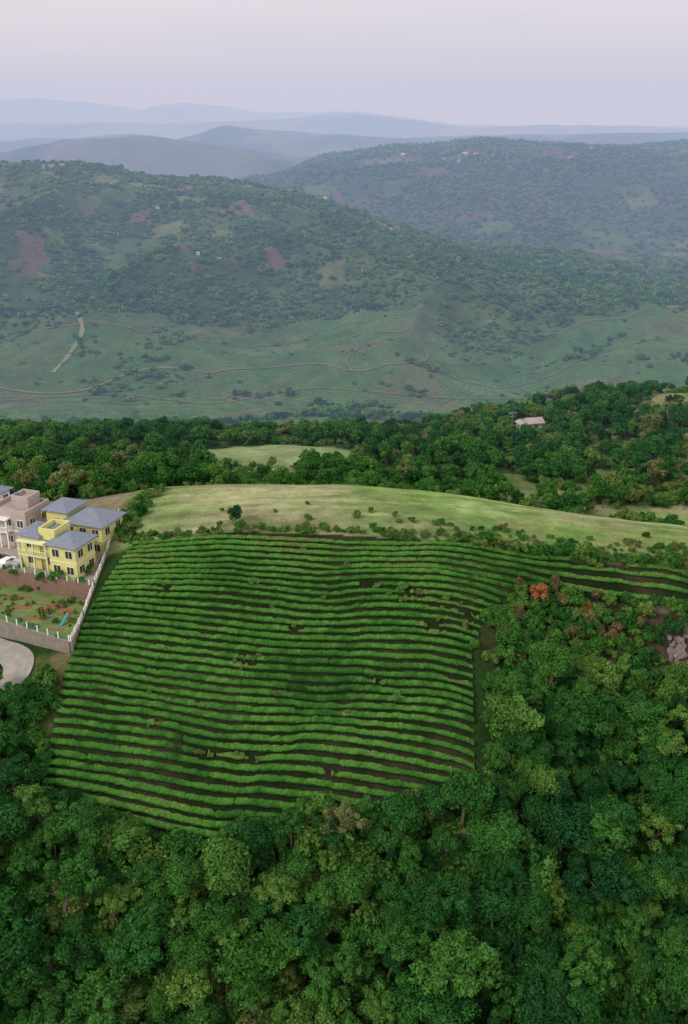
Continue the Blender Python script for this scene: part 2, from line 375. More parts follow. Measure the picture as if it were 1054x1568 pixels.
b = N(nt, 'ShaderNodeBsdfDiffuse'); nt.links.new(mx.outputs[2], b.inputs[0]); nt.links.new(b.outputs[0], out.inputs[0])
Vs = []; Qs = []; LV = []; TN = []; off = 0
PATCH = [(-15,124,2.4),(-19,109,1.8),(-13,108,1.5),(19.5,134,4.4),(15,131,3.0),(-8,130,1.8),(0,116,1.4),(-38,132,1.3),(11,137,2.6),(-30,139,1.5),(5,121,1.6),(-28,114,1.4),(4,139,1.6),(-2,106,1.4),(17,122,1.6)]
sv = 0.004; k = 0
while sv < 1.3:
    xs = np.arange(-45, 63, .2)
    yr = 151.2-46*sv-(.03+.115*min(sv, 1))*(xs+42)-1.3*np.exp(-((xs+10)/22)**2)*min(1, sv*3)+(fbm(xs/24, xs*0+sv*4, 301, 2)-.5)*2.6+(fbm(xs/7, xs*0+sv*9, 302, 2)-.5)*.5
    xb = -8+10*math.sin(sv*4); yr = yr+.4*sstep(xb-2, xb+2, xs)*(sv > .12)
    yr = yr+(fbm(xs/1.3, xs*0+k*3.3, 305, 2)-.5)*.18
    ins = inpoly(xs, yr, FIELD)
    gapn = vnoise(xs/.6, xs*0+k*5.7, 311); big = fbm(xs/7, yr/7, 313, 3)
    pd = np.zeros(len(xs))
    for px, py, pr in PATCH: pd = np.maximum(pd, 1-np.hypot((xs-px)/1.6, yr-py)/pr)
    w = .56+.18*(vnoise(xs/.75, xs*0+k*2.1, 315)-.5)-.45*np.clip(pd, 0, 1)*(gapn > .35)-.12*sstep(.52, .75, big)
    w = np.where(gapn < .035, w*.6, w); ok = ins & (w > .18)
    hh = (.52+.16*(vnoise(xs/.7, xs*0+k*1.3, 317)-.5))*np.clip(w/.5, .5, 1.1)
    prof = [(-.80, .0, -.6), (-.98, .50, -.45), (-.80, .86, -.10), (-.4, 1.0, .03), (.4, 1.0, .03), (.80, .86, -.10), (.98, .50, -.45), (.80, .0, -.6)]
    tone = .46+(fbm(xs/11, yr/11, 321, 4)-.5)*.85+np.clip(pd, 0, 1)*.4+.15*sstep(136, 150, yr)+(vnoise(xs/1.2, xs*0+k, 331)-.5)*.30
    zb = H(xs, yr)
    VV = []; TT = []
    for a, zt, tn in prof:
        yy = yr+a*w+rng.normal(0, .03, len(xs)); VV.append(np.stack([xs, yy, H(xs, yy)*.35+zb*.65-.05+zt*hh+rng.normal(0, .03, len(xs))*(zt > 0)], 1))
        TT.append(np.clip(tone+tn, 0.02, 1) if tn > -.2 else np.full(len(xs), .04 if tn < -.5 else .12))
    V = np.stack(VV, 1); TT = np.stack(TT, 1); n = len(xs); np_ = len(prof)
    I = np.arange(n*np_).reshape(n, np_); good = np.where(ok[:-1] & ok[1:])[0]
    if len(good):
        q = np.stack([I[good][:, :-1], I[good+1][:, :-1], I[good+1][:, 1:], I[good][:, 1:]], -1).reshape(-1, 4)
        Vs.append(V.reshape(-1, 3)); Qs.append(q+off); off += n*np_
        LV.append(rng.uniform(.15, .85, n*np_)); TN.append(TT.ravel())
        m_ = len(good)*10; gi = rng.choice(good, m_); a = rng.uniform(-1.0, 1.0, m_)
        cx = xs[gi]+rng.uniform(0, .2, m_); cy = yr[gi]+a*w[gi]; cz = zb[gi]+hh[gi]*(1.0-.35*np.abs(a)**4)-.02+rng.uniform(-.06, .08, m_)
        nn = np.stack([rng.normal(0, .4, m_), a*.5+rng.normal(0, .4, m_), np.full(m_, 1.0)], 1); nn /= np.linalg.norm(nn, axis=1)[:, None]
        V2, Q2 = leafquads(np.stack([cx, cy, cz], 1), nn, rng.uniform(.055, .12, m_), rng)
        Vs.append(V2); Qs.append(Q2+off); off += len(V2); LV.append(np.repeat(rng.uniform(.0, 1, m_), 4)); TN.append(np.repeat(tone[gi], 4))
    sv += .0302*(1+.18*(sv-.5)); k += 1
addobj('tea_plantation_rows', quadmesh('tea_plantation_rows', np.concatenate(Vs), np.concatenate(Qs), [m_tea], attrs={'lv': np.concatenate(LV), 'tone': np.concatenate(TN)}))

# ------------------------------------------------------------------ vegetation prototypes
trees = protocoll('broadleaf_variant', [
 treemesh('ta', 1, 9, 3.0, 2.3, 26, 420, .16), treemesh('tb', 2, 8.5, 3.3, 1.9, 28, 400, .16), treemesh('tc', 3, 10, 2.6, 3.0, 26, 400, .15),
 treemesh('td', 4, 9, 3.1, 2.2, 34, 300, .16, (.5,.95)), treemesh('te', 5, 9.5, 2.8, 2.6, 20, 480, .19, (.9,1.4)), treemesh('tf', 6, 8, 2.4, 2.0, 16, 480, .16),
 treemesh('tg', 8, 10, 3.4, 2.1, 20, 220, .17, (.5,.9)), treemesh('th', 9, 9, 3.4, 2.4, 44, 300, .15, (.45,1.1)), treemesh('ti', 10, 11, 2.1, 3.6, 26, 260, .16, (.5,.9)),
 treemesh('tj', 11, 10, 2.6, 2.8, 30, 170, .16, (.35,.75), low=-.6), treemesh('tk', 12, 8.8, 3.6, 2.6, 50, 240, .15, (.4,.9))])
midtrees = protocoll('midtree_variant', [treemesh('m%d' % i, 20+i, 6.5, 2.7, 2.1, 15, 130, .28, (.8,1.2), low=-.5) for i in range(6)])
fartrees = protocoll('fartree_variant', [treemesh('f%d' % i, 40+i, 6.0, 3.0, 2.3, 8, 22, .85, (1.0,1.5), low=-.7, trunk=False, leafmat=M_farleaf) for i in range(5)])
shrubs = protocoll('shrub_variant', [treemesh('s%d' % i, 60+i, 2.0, 1.3, .9, 12, 150, .12, (.35,.6), low=-.6, trunk=False) for i in range(5)])

def tints(n, x, y, mean=.42, sp=.2, seed=400):
    t = rng.normal(mean, sp, n)+(fbm(x/18, y/18, seed, 3)-.5)*.5
    return np.clip(t, .0, .8)
FBX = [-85,-47,-46,-42,-30,-20,-12,0,10,18,20.5,22,26,32,40,52,58,70,85]
# foreground forest
X, Y = jgrid(-85, 85, 52, 136, 3.45, rng)
yb = np.interp(X, FBX, [119,116,104,99.5,96,93.5,96,98,100,101,103,115,122,127,130,128,127,127,129])
keep = (Y < yb-.5); X = X[keep]; Y = Y[keep]
low = (X < -24+(fbm(X/5, Y/5, 499, 2)-.5)*16) & (Y < 73) ; keep = ~(low & (rng.uniform(0, 1, len(X)) < .8)); X = X[keep]; Y = Y[keep]
t = tints(len(X), X, Y, .36, .16); u = rng.uniform(0, 1, len(X)); t[u < .02] = .86; t[u > .93] = .70
n = len(X); sz = np.clip(rng.lognormal(-.24, .33, n), .38, 1.45)
scatter('forest_trees', np.stack([X, Y, H(X, Y)-.4], 1), np.stack([sz*rng.uniform(.85, 1.2, n), sz*rng.uniform(.85, 1.2, n), (sz*.6+.32)*rng.uniform(.85, 1.15, n)], 1), t, trees, 11, rng)
X, Y = jgrid(-85, 85, 52, 136, 1.8, rng)
yb = np.interp(X, FBX, [121,120,126,102.5,98,95.5,98,99.5,101,102,105,118,126,131,133,132,131,131,132])
keep = (Y < yb); X = X[keep]; Y = Y[keep]
tt_ = tints(len(X), X, Y, .46, .2); lowm = (X < -22) & (Y < 76); tt_ = np.where(lowm, np.clip(tt_+.12, 0, .76), tt_)
place('forest_undergrowth', X, Y, .8, 2.2, tt_, shrubs, 5)
# scrub on the gully edge
X, Y = jgrid(20, 78, 118, 150, 1.45, rng)
rk = ((X-60.5)/6.5)**2+((Y-137)/3.8)**2
keep = (~inpoly(X, Y, FIELD)) & (fbm(X/6, Y/6, 411, 3) > .30) & (X > 20.5+(Y < 128)*2) & (rk > 1)
X = X[keep]; Y = Y[keep]; t = np.clip(rng.normal(.52, .22, len(X))+(fbm(X/7, Y/7, 415, 2)-.5)*.5, .1, .90)
place('scrub_bushes', X, Y, .6, 1.6, t, shrubs, 5)
# shrubs along the top edge of the field and on the ridge
X, Y = jgrid(-40, 75, 148.5, 166, 1.2, rng)
d = np.abs(Y-np.interp(X, [-40,-20,0,25,62,75], [152.2,153.2,152,149.8,150.2,150.4]))
p = np.where(d < 1.4, .75, .012)+sstep(12, 30, X)*.26*(Y < 159)
keep = (rng.uniform(0, 1, len(X)) < p) & ~((X < -23) & (rng.uniform(0, 1, len(X)) < .3)); X = X[keep]; Y = Y[keep]
place('ridge_shrubs', X, Y, .3, .75, np.clip(rng.normal(.64, .17, len(X)), .2, .93), shrubs, 5)
X = rng.uniform(-42.3, -38, 34); Y = rng.uniform(152, 182, 34)
place('ridge_shrubs', X, Y, .5, 1.3, np.clip(rng.normal(.6, .2, len(X)), .1, .9), shrubs, 5)
# weeds in the field
X, Y = jgrid(-40, 20, 99, 150, 1.6, rng)
pd = np.zeros(len(X))
for px, py, pr in PATCH: pd = np.maximum(pd, 1-np.hypot((X-px)/1.6, Y-py)/pr)
keep = (rng.uniform(0, 1, len(X)) < .008+.9*np.clip(pd, 0, 1)) & inpoly(X, Y, FIELD); X = X[keep]; Y = Y[keep]
place('field_weeds', X, Y, .25, .55, rng.uniform(.65, .92, len(X)), shrubs, 5)
# mid forest belt
X, Y = jgrid(-150, 160, 186, 345, 3.9, rng)
n = fbm(X/22, Y/22, 421, 3)
keep = ((X+20)/27)**2+((Y-254)/22)**2 > 1
keep &= ~((X > -43) & (X < 60) & (Y < 196+4*n)) & ~((X > 55) & (Y < 214)) & ~((X > -36) & (X < -12) & (Y > 218) & (Y < 250))
keep &= ~((X > 28) & (n > .53)) & (np.hypot(X-62, Y-287) > 5) & (np.hypot((X-72)/1.6, Y-236) > 6) & (np.hypot((X-79)/1.8, Y-262) > 4.5)
keep &= ~((X < 30) & (n > .72)) & ~((X < -44) & (Y < 190)) & ~((X > 57) & (X < 66) & (Y > 268) & (Y < 287))
X = X[keep]; Y = Y[keep]; t = tints(len(X), X, Y, .38, .17, 431); u = rng.uniform(0, 1, len(X)); t[u < .05] = .86
place('woodland_trees', X, Y, .50, 1.15, t, midtrees, 6, .25)
X, Y = jgrid(-150, 160, 186, 345, 2.9, rng)
n = fbm(X/14, Y/14, 441, 3)
el = ((X+20)/25)**2+((Y-256)/19)**2
keep = (n > .42) & (el > 1-.25*rng.uniform(0, 1, len(X))) & ~((X > -43) & (X < 60) & (Y < 193)) & ~((X < -44) & (Y < 186))
keep &= rng.uniform(0, 1, len(X)) < np.where((X > 55) & (Y < 214), .2, .85)
X = X[keep]; Y = Y[keep]
place('woodland_scrub', X, Y, .7, 1.6, np.clip(tints(len(X), X, Y, .62, .2), 0, .9), shrubs, 5)
X, Y = jgrid(-230, 260, 345, 700, 8, rng)
keep = fbm(X/40, Y/40, 451, 3) > .46; X = X[keep]; Y = Y[keep]
place('valley_trees', X, Y, .8, 1.3, tints(len(X), X, Y, .4, .2), fartrees, 5)
# far hillside trees
X, Y = jgrid(-760, 760, 700, 1640, 5.2, rng)
keep = np.abs(X) < .45*Y+30; X = X[keep]; Y = Y[keep]
a = fbm(X/80, Y/60, 461, 4)
F1 = fbm(X/170, Y/120, 201, 5); bnd = sstep(930, 980, Y+(F1-.5)*190)
hi = sstep(1150, 1300, Y)
pr = np.where(bnd > .5, .34+.66*sstep(.34+.10*hi, .44+.10*hi, a), .02+.6*sstep(.58, .65, a))
cl, kd = plots(X, Y); pr = np.where(cl & (bnd > .5), .10, pr)
keep = rng.uniform(0, 1, len(X)) < pr; X = X[keep]; Y = Y[keep]; a = a[keep]
sz = np.where(rng.uniform(0, 1, len(X)) < .2, 1.45, .85)*rng.uniform(.45, 1.15, len(X))
S = np.stack([sz*1.1, sz*1.1, sz*rng.uniform(.7, 1.1, len(X))], 1)
scatter('hillside_trees', np.stack([X, Y, H(X, Y)-1.3], 1), S, np.clip(tints(len(X), X, Y, .46, .2)+(Y > 1250)*.05+(fbm(X/90, Y/70, 467, 3)-.5)*.6, 0, .86), fartrees, 5, rng)
X, Y = jgrid(-1250, 1350, 1600, 2850, 10, rng)
keep = (np.abs(X) < .45*Y+30); X = X[keep]; Y = Y[keep]
pr = .25+.7*sstep(.42, .52, fbm(X/120, Y/90, 471, 4)); cl, kd = plots(X, Y); pr = np.where(cl, .10, pr)
keep = rng.uniform(0, 1, len(X)) < pr; X = X[keep]; Y = Y[keep]
place('distant_trees', X, Y, 1.0, 1.9, np.clip(tints(len(X), X, Y, .42, .18)+(fbm(X/200, Y/150, 467, 3)-.5)*.5, 0, .84), fartrees, 5, sink=2.0)

# ------------------------------------------------------------------ single trees
M_dk = foliage('dark_tree_leaf', (.030,.095,.030)); M_or = foliage('orange_leaf', (.36,.15,.055)); M_lg = foliage('light_leaf', (.12,.24,.07)); M_br = foliage('brown_leaf', (.15,.125,.06))
addobj('round_tree', treemesh('round_tree', 91, 3.6, 1.5, 1.5, 16, 260, .12, (.5,.75), leafmat=M_dk, low=-.8), loc=(-20, 156, h1(-20, 156)))
addobj('young_tree', treemesh('young_tree', 92, 2.2, .9, .8, 8, 120, .11, (.3,.5), leafmat=M_lg, low=-.8), loc=(-15.6, 139, h1(-15.6, 139)))
addobj('young_tree', treemesh('young_tree', 93, 2.6, 1.1, .9, 8, 120, .11, (.3,.5), leafmat=M_lg, low=-.8), loc=(7.6, 117, h1(7.6, 117)))
for i, (px, py, hh, mt) in enumerate(((33.2, 139.5, 5.4, M_or), (41.5, 140, 3.6, M_or), (36.5, 143, 3.0, M_br), (30, 141.5, 2.6, M_br), (46.5, 138, 4.6, M_br), (26.5, 133, 3.4, M_br), (44, 143, 2.5, M_br), (29, 136, 3.4, M_br), (38, 136, 3.6, M_br), (51, 140, 3.2, M_br))):
    addobj('autumn_shrub', treemesh('autumn_shrub', 95+i, hh, hh*.36, hh*.42, 14, 150, .13, (.4,.7), leafmat=mt, low=-.9), loc=(px, py, h1(px, py)))
def baretree(seed, h):
    rg = np.random.default_rng(seed); Vs = []; Qs = []; st = {'o': 0}
    def br(p, d, L, r, lev):
        nseg = 3; q = p
        for i in range(nseg):
            d = d+rg.normal(0, .10, 3); d /= np.linalg.norm(d); q2 = q+d*L/nseg
            V, Q = tube(q, q2, r*(1-.25*i), r*(1-.25*(i+1)), 4); Vs.append(V); Qs.append(Q+st['o']); st['o'] += len(V); q = q2
            if lev < 4:
                for _ in range(1 if lev else 2):
                    a = rg.normal(0, 1, 3); nd = d*.9+a*.42+np.array([0, 0, .3]); nd /= np.linalg.norm(nd)
                    br(q, nd, L*rg.uniform(.4, .6), r*.5, lev+1)
    br(np.zeros(3), np.array([0, 0, 1.0]), h*.66, h*.007, 0)
    return quadmesh('bare_tree', np.concatenate(Vs), np.concatenate(Qs), [M_palebark])
for i, (px, py, hh) in enumerate(((18.5, 99, 9.5), (-47.5, 118, 6), (62, 124, 7))):
    addobj('bare_tree', baretree(520+i, hh), loc=(px, py, h1(px, py)-.2))

# ------------------------------------------------------------------ rocks
def rock(seed, s):
    bm = bmesh.new(); bmesh.ops.create_icosphere(bm, subdivisions=3, radius=1)
    rg = np.random.default_rng(seed); pl = rg.normal(size=(11, 3)); pl /= np.linalg.norm(pl, axis=1)[:, None]; dd = rg.uniform(.4, .75, 11)
    for v in bm.verts:
        p = np.array(v.co)
        for a, b_ in zip(pl, dd):
            e_ = p@a-b_
            if e_ > 0: p = p-a*e_
        v.co = Vector(p*np.array(s)+rg.normal(0, .04, 3))
    me = bpy.data.meshes.new('rock'); bm.to_mesh(me); bm.free(); return me
M_rock = simple('rock_stone', (.20,.165,.16), .9, .5, 1.3, bump=.8)
for i in range(44):
    a = rng.uniform(0, 6.28); rr = math.sqrt(rng.uniform(0, 1)); px = 60.5+6.2*rr*math.cos(a); py = 137+3.6*rr*math.sin(a); sc = rng.uniform(.5, 1.5)
    me = rock(i, (sc, sc*.7, sc*1.15)); me.materials.append(M_rock)
    addobj('rock_outcrop', me, loc=(px, py, h1(px, py)+.2*sc), rotz=rng.uniform(0, 6))

# ------------------------------------------------------------------ building helpers
class MB:
    def __init__(s): s.v = []; s.f = []
    def box(s, x0, x1, y0, y1, z0, z1):
        o = len(s.v); s.v += [(a, b, c_) for c_ in (z0, z1) for b in (y0, y1) for a in (x0, x1)]
        s.f += [tuple(o+i for i in q) for q in ((0,2,3,1),(4,5,7,6),(0,1,5,4),(2,6,7,3),(0,4,6,2),(1,3,7,5))]
    def hip(s, x0, x1, y0, y1, z, h, ov=.6, gable=False):
        x0 -= ov; x1 += ov; y0 -= ov; y1 += ov; w = x1-x0; d = y1-y0; o = len(s.v); k = 0 if gable else min(w, d)/2
        if w >= d: r = [(x0+k, (y0+y1)/2, z+h), (x1-k, (y0+y1)/2, z+h)]
        else: r = [((x0+x1)/2, y0+k, z+h), ((x0+x1)/2, y1-k, z+h)]
        t = .18
        s.v += [(x0,y0,z-t),(x1,y0,z-t),(x1,y1,z-t),(x0,y1,z-t),(x0,y0,z),(x1,y0,z),(x1,y1,z),(x0,y1,z)]+r
        s.f += [(o,o+3,o+2,o+1),(o,o+1,o+5,o+4),(o+1,o+2,o+6,o+5),(o+2,o+3,o+7,o+6),(o+3,o,o+4,o+7)]
        if w >= d: s.f += [(o+4,o+5,o+9,o+8),(o+5,o+6,o+9),(o+6,o+7,o+8,o+9),(o+7,o+4,o+8)]
        else: s.f += [(o+4,o+5,o+8),(o+5,o+6,o+9,o+8),(o+6,o+7,o+9),(o+7,o+4,o+8,o+9)]
    def prism(s, pts, z0, z1):
        o = len(s.v); n = len(pts); s.v += [(a, b, z0) for a, b in pts]+[(a, b, z1) for a, b in pts]
        s.f += [tuple(range(o+n, o+2*n))]+[(o+i, o+(i+1) % n, o+n+(i+1) % n, o+n+i) for i in range(n)]
    def seg(s, p, q, w, z0p, z1p, z0q, z1q):
        p = Vector(p); q = Vector(q); d = (q-p).normalized(); nn = Vector((-d.y, d.x))*w/2; o = len(s.v)
        for P_, a, b in ((p, z0p, z1p), (q, z0q, z1q)):
            for sg in (-1, 1):
                for zz in (a, b): s.v.append((P_.x+nn.x*sg, P_.y+nn.y*sg, zz))
        s.f += [tuple(o+i for i in k_) for k_ in ((0,1,3,2),(4,6,7,5),(0,4,5,1),(2,3,7,6),(1,5,7,3),(0,2,6,4))]
    def obj(s, name, mat, parent=None, loc=None, rotz=0):
        me = bpy.data.meshes.new(name); me.from_pydata([tuple(v) for v in s.v], [], s.f); me.materials.append(mat)
        bm = bmesh.new(); bm.from_mesh(me); bmesh.ops.recalc_face_normals(bm, faces=bm.faces); bm.to_mesh(me); bm.free()
        return addobj(name, me, parent, loc, rotz)
def empty(name, loc=(0, 0, 0), rotz=0):
    e = bpy.data.objects.new(name, None); COL.objects.link(e); e.location = loc; e.rotation_euler[2] = rotz; return e
M_yel = simple('yellow_plaster', (.62,.60,.24), .8, .12, .8); M_wht = simple('white_paint', (.78,.78,.75), .6, .05, 2)
M_pink = simple('pink_plaster', (.42,.35,.32), .8, .12, .7); M_roof = simple('slate_blue_roof_tiles', (.18,.21,.27), .6, .25, 1.5, bump=.2)
M_glass = simple('window_glass', (.03,.04,.05), .1, .1, 2, spec=.8); M_brick = simple('retaining_brick', (.21,.13,.10), .9, .3, 1.5, bump=.3)
M_block = simple('grey_block', (.23,.21,.18), .9, .35, 1.2, bump=.3); M_pave = simple('paving', (.34,.30,.26), .85, .2, .6)
M_lawn = simple('garden_lawn', (.14,.19,.06), .95, .45, .5, bump=.3); M_road = simple('driveway_concrete', (.29,.27,.24), .9, .3, .5)
M_dirt = simple('dirt', (.12,.10,.065), .95, .25, .4); M_green = simple('green_rail', (.05,.22,.12), .5, .1, 2); M_red = simple('red_paint', (.45,.07,.05), .5, .1, 2)
M_teal = simple('teal_paint', (.03,.25,.25), .5, .1, 2); M_rust = simple('weathered_roof', (.36,.32,.29), .8, .25, .8); M_bed = simple('flower_bed_soil', (.22,.11,.065), .95, .3, 1)
M_dull = simple('dull_white_plaster', (.50,.49,.46), .8, .1, 1)
def house(name, loc, rotz, blocks, wall, roofm, trim=None, balc=()):
    E = empty(name, loc, rotz); w = MB(); rf = MB(); fr = MB(); gl = MB(); tr = MB(); par = MB()
    for (x0, x1, y0, y1, z1, kind, fl) in blocks:
        w.box(x0, x1, y0, y1, -.5, z1)
        if kind == 'hip': rf.hip(x0, x1, y0, y1, z1+.18, min(x1-x0, y1-y0)*.24, .65)
        elif kind == 'gable': rf.hip(x0, x1, y0, y1, z1+.18, min(x1-x0, y1-y0)*.28, .5, True)
        else:
            t = .2
            for bx in ((x0-.1, x1+.1, y0-.1, y0+t), (x0-.1, x1+.1, y1-t, y1+.1), (x0-.1, x0+t, y0+t, y1-t), (x1-t, x1+.1, y0+t, y1-t)): par.box(*bx, z1-.1, z1+.85)
            rf.box(x0+t, x1-t, y0+t, y1-t, z1, z1+.06)
        fh = z1/fl
        for f in range(fl):
            zb = f*fh+.9; zt = zb+min(1.35, fh-1.3)
            if f: 
                tr.box(x0-.07, x1+.07, y0-.07, y0, f*fh-.1, f*fh+.12); tr.box(x1, x1+.07, y0, y1, f*fh-.1, f*fh+.12)
            for side in range(4):
                L = (x1-x0) if side in (0, 2) else (y1-y0); nw = max(1, int(L/2.6))
                for i in range(nw):
                    c0 = (i+.5)*L/nw; ww = .65
                    for mb, g, p in ((fr, .12, .05), (gl, 0, .075), (fr, -10, .10)):
                        a, b_ = (c0-ww-g, c0+ww+g) if g > -5 else (c0-.04, c0+.04); za, zc = (zb-g, zt+g) if g > -5 else (zb, zt)
                        if side == 0: mb.box(x0+a, x0+b_, y0-p, y0+.01, za, zc)
                        elif side == 1: mb.box(x1-.01, x1+p, y0+a, y0+b_, za, zc)
                        elif side == 2: mb.box(x0+a, x0+b_, y1-.01, y1+p, za, zc)
                        else: mb.box(x0-p, x0+.01, y0+a, y0+b_, za, zc)
    for (x0, x1, y0, y1, z) in balc:
        tr.box(x0, x1, y0, y1, z-.12, z+.08)
        for i in range(int((x1-x0)/.35)+1): tr.box(x0+i*.35, x0+i*.35+.06, y0+.03, y0+.09, z+.08, z+.95)
        tr.box(x0, x1, y0, y0+.12, z+.95, z+1.05)
        for xx in (x0+.05, (x0+x1)/2, x1-.3): tr.box(xx, xx+.25, y0+.14, y0+.39, -.3, z+2.4)
        tr.box(x0-.1, x1+.1, y0-.1, y1, z+2.4, z+2.6)
    w.obj('walls', wall, E); rf.obj('roof', roofm, E); fr.obj('window_frames', trim or M_wht, E); gl.obj('window_panes', M_glass, E); tr.obj('floor_bands', trim or M_wht, E)
    if par.v: par.obj('parapet', wall, E)
    return E
RZ = math.radians(-20)
M_cream = simple('cream_trim', (.72,.70,.45), .7, .05, 2)
house('yellow_house', (-46.1, 143.6, 28), RZ, [(-5.4, 0, 0, 5.6, 6.0, 'hip', 2), (-8.6, -5.42, 2.0, 6.4, 7.0, 'flat', 2), (-12.6, -8.62, 1.6, 6.8, 6.2, 'hip', 2)], M_yel, M_roof, M_cream,
      balc=((-12.2, -6.2, .1, 1.58, 3.1),))
house('yellow_house', (-43.9, 153.2, 28.0), RZ, [(-8.0, 0, 0, 7.0, 5.8, 'hip', 2), (-12.5, -8.02, 1, 6.5, 7.2, 'hip', 2)], M_yel, M_roof, M_cream)
house('pink_house', (-58.6, 156.5, 28), RZ, [(-8, 0, 0, 7, 6.6, 'flat', 2), (-5, -1.5, 3, 6.5, 8.2, 'flat', 2)], M_pink, M_pave, M_wht, balc=((-7.5, -3.5, -1.3, -.02, 3.3),))
house('white_house', (-70.5, 167, 27.2), RZ, [(-9, 0, 0, 8, 6.0, 'hip', 2)], M_wht, M_roof, M_wht)
# roof-top water tank
px, py, pz = (-61.5, 161.5, 36.25)
E = empty('water_tank', (px, py, pz)); V = []; Qq = []; off = 0
for a, b_, r0, r1 in ((0, 1.0, .5, .5), (1.0, 1.2, .5, .2), (1.2, 1.28, .2, .02)):
    v, q = tube((0, 0, a), (0, 0, b_), r0, r1, 12); V.append(v); Qq.append(q+off); off += len(v)
addobj('tank_body', quadmesh('tank_body', np.concatenate(V), np.concatenate(Qq), [simple('blue_tank', (.10,.16,.28), .5)]), E)

# terraces, walls, fence
mb = MB(); mb.prism(PA, 20, 28.0); mb.obj('paved_forecourt', M_pave)
mb = MB(); mb.prism([(p[0], p[1]) for p in PG], 19, 25.5); mb.obj('lawn_terrace', M_lawn)
mb = MB(); pts = [(-43.2,140.7),(-60,146.9),(-95,151.9)]
for p, q in zip(pts[:-1], pts[1:]): mb.seg(p, q, .35, 25, 28.6, 25, 28.6)
mb.obj('brick_retaining_wall', M_brick)
mb = MB(); pts = [(-43.2,126.4),(-57,133.7),(-95,141.9)]
for p, q in zip(pts[:-1], pts[1:]): mb.seg(p, q, .4, 19, 25.9, 19, 25.9)
mb.obj('stone_retaining_wall', M_block)
ep = [(-42.9,126.4),(-42.9,134),(-42.7,141),(-42.6,150),(-43.2,158),(-44.3,168)]
ez = [max(h1(a, b)+.3, 26.0 if b < 140 else 28.4) for a, b in ep]
mb = MB()
for i in range(len(ep)-1): mb.seg(ep[i], ep[i+1], .35, 20, ez[i], 20, ez[i+1])
mb.obj('boundary_wall', M_block)
def fence(name, pts, zs, mat, hgt=1.1, step=2.2):
    E = empty(name); po = MB(); ra = MB()
    for (p, q, za, zb) in zip(pts[:-1], pts[1:], zs[:-1], zs[1:]):
        L = math.dist(p, q); n = max(1, int(L/step))
        for i in range(n+1):
            t = i/n; X_ = p[0]+(q[0]-p[0])*t; Y_ = p[1]+(q[1]-p[1])*t; Z_ = za+(zb-za)*t
            po.box(X_-.09, X_+.09, Y_-.09, Y_+.09, Z_-.05, Z_+hgt)
        for a in (.35, .65, .95): ra.seg(p, q, .05, za+hgt*a-.03, za+hgt*a+.03, zb+hgt*a-.03, zb+hgt*a+.03)
    po.obj('posts', M_wht, E); ra.obj('rails', mat, E)
fence('railing_fence', ep, ez, M_wht, .95)
fence('railing_fence', [(-43.2,126.4),(-57,133.7),(-95,141.9)], [25.9]*3, M_green)
fence('railing_fence', [(-43.4,140.7),(-60,146.9),(-95,151.9)], [28.6]*3, M_green, .9)
# ribbons (roads, paths)
def ribbon(name, pts, w, mat, lift, step=2.0):
    P = [np.array(p, float) for p in pts]; out_ = []
    for i in range(len(P)-1):
        p0 = P[max(i-1, 0)]; p1 = P[i]; p2 = P[i+1]; p3 = P[min(i+2, len(P)-1)]
        n = max(2, int(np.linalg.norm(p2-p1)/step))
        for j in range(n):
            t = j/n; out_.append(.5*((2*p1)+(-p0+p2)*t+(2*p0-5*p1+4*p2-p3)*t*t+(-p0+3*p1-3*p2+p3)*t**3))
    A = np.array(out_+[P[-1]]); T = np.gradient(A, axis=0); T /= np.linalg.norm(T, axis=1)[:, None]+1e-9; Nn = np.stack([-T[:, 1], T[:, 0]], 1)
    wv = w*(.5+1.0*fbm(A[:, 0]/8, A[:, 1]/8, 881, 3))
    cols = np.linspace(-.5, .5, 4); V = np.concatenate([np.concatenate([A+Nn*wv[:, None]*c_, (H(A[:, 0]+Nn[:, 0]*wv*c_, A[:, 1]+Nn[:, 1]*wv*c_, False)+lift)[:, None]], 1)[:, None, :] for c_ in cols], 1)
    I = np.arange(len(A)*4).reshape(-1, 4)
    Q = np.stack([I[:-1, :-1], I[:-1, 1:], I[1:, 1:], I[1:, :-1]], -1).reshape(-1, 4)
    addobj(name, quadmesh(name, V.reshape(-1, 3), Q, [mat], smooth=True))
ribbon('driveway_road', [(-80,138.5),(-66,134.5),(-56,130),(-51.5,126),(-53,121.5),(-62,117),(-75,112)], 4.4, M_road, .25, .8)
M_fdirt = simple('red_dirt_road', (.15,.120,.080), .95, .3, .1)
ribbon('dirt_road', [(-330,815),(-275,795),(-234,800),(-184,838),(-140,836),(-88,850),(-34,848),(8,820),(43,830),(74,855),(78,885),(58,905),(20,915)], 2.8, M_fdirt, .8, 6)
ribbon('dirt_road', [(74,855),(110,835),(150,830),(200,850),(260,880),(330,900)], 1.6, M_fdirt, .8, 6)
ribbon('dirt_road', [(-300,775),(-210,790),(-120,770),(-40,790),(60,775),(160,790),(280,770)], 1.4, M_fdirt, .8, 6)
ribbon('footpath', [(-275,955),(-262,925),(-258,890),(-262,860),(-268,835)], 4, simple('pale_path', (.17,.19,.11), .95, .2, .1), .8, 6)
ribbon('footpath', [(-330,905),(-240,935),(-160,915),(-60,930),(40,950),(140,935),(260,960),(380,985)], 1.5, M_fdirt, .8, 6)
ribbon('footpath', [(8,820),(2,850),(14,880),(6,910),(20,915)], 1.6, M_fdirt, .8, 5)
ribbon('footpath', [(40,140.5),(48,141.5),(56,142.8),(66,142.5),(80,141)], .8, M_dirt, .12, .6)

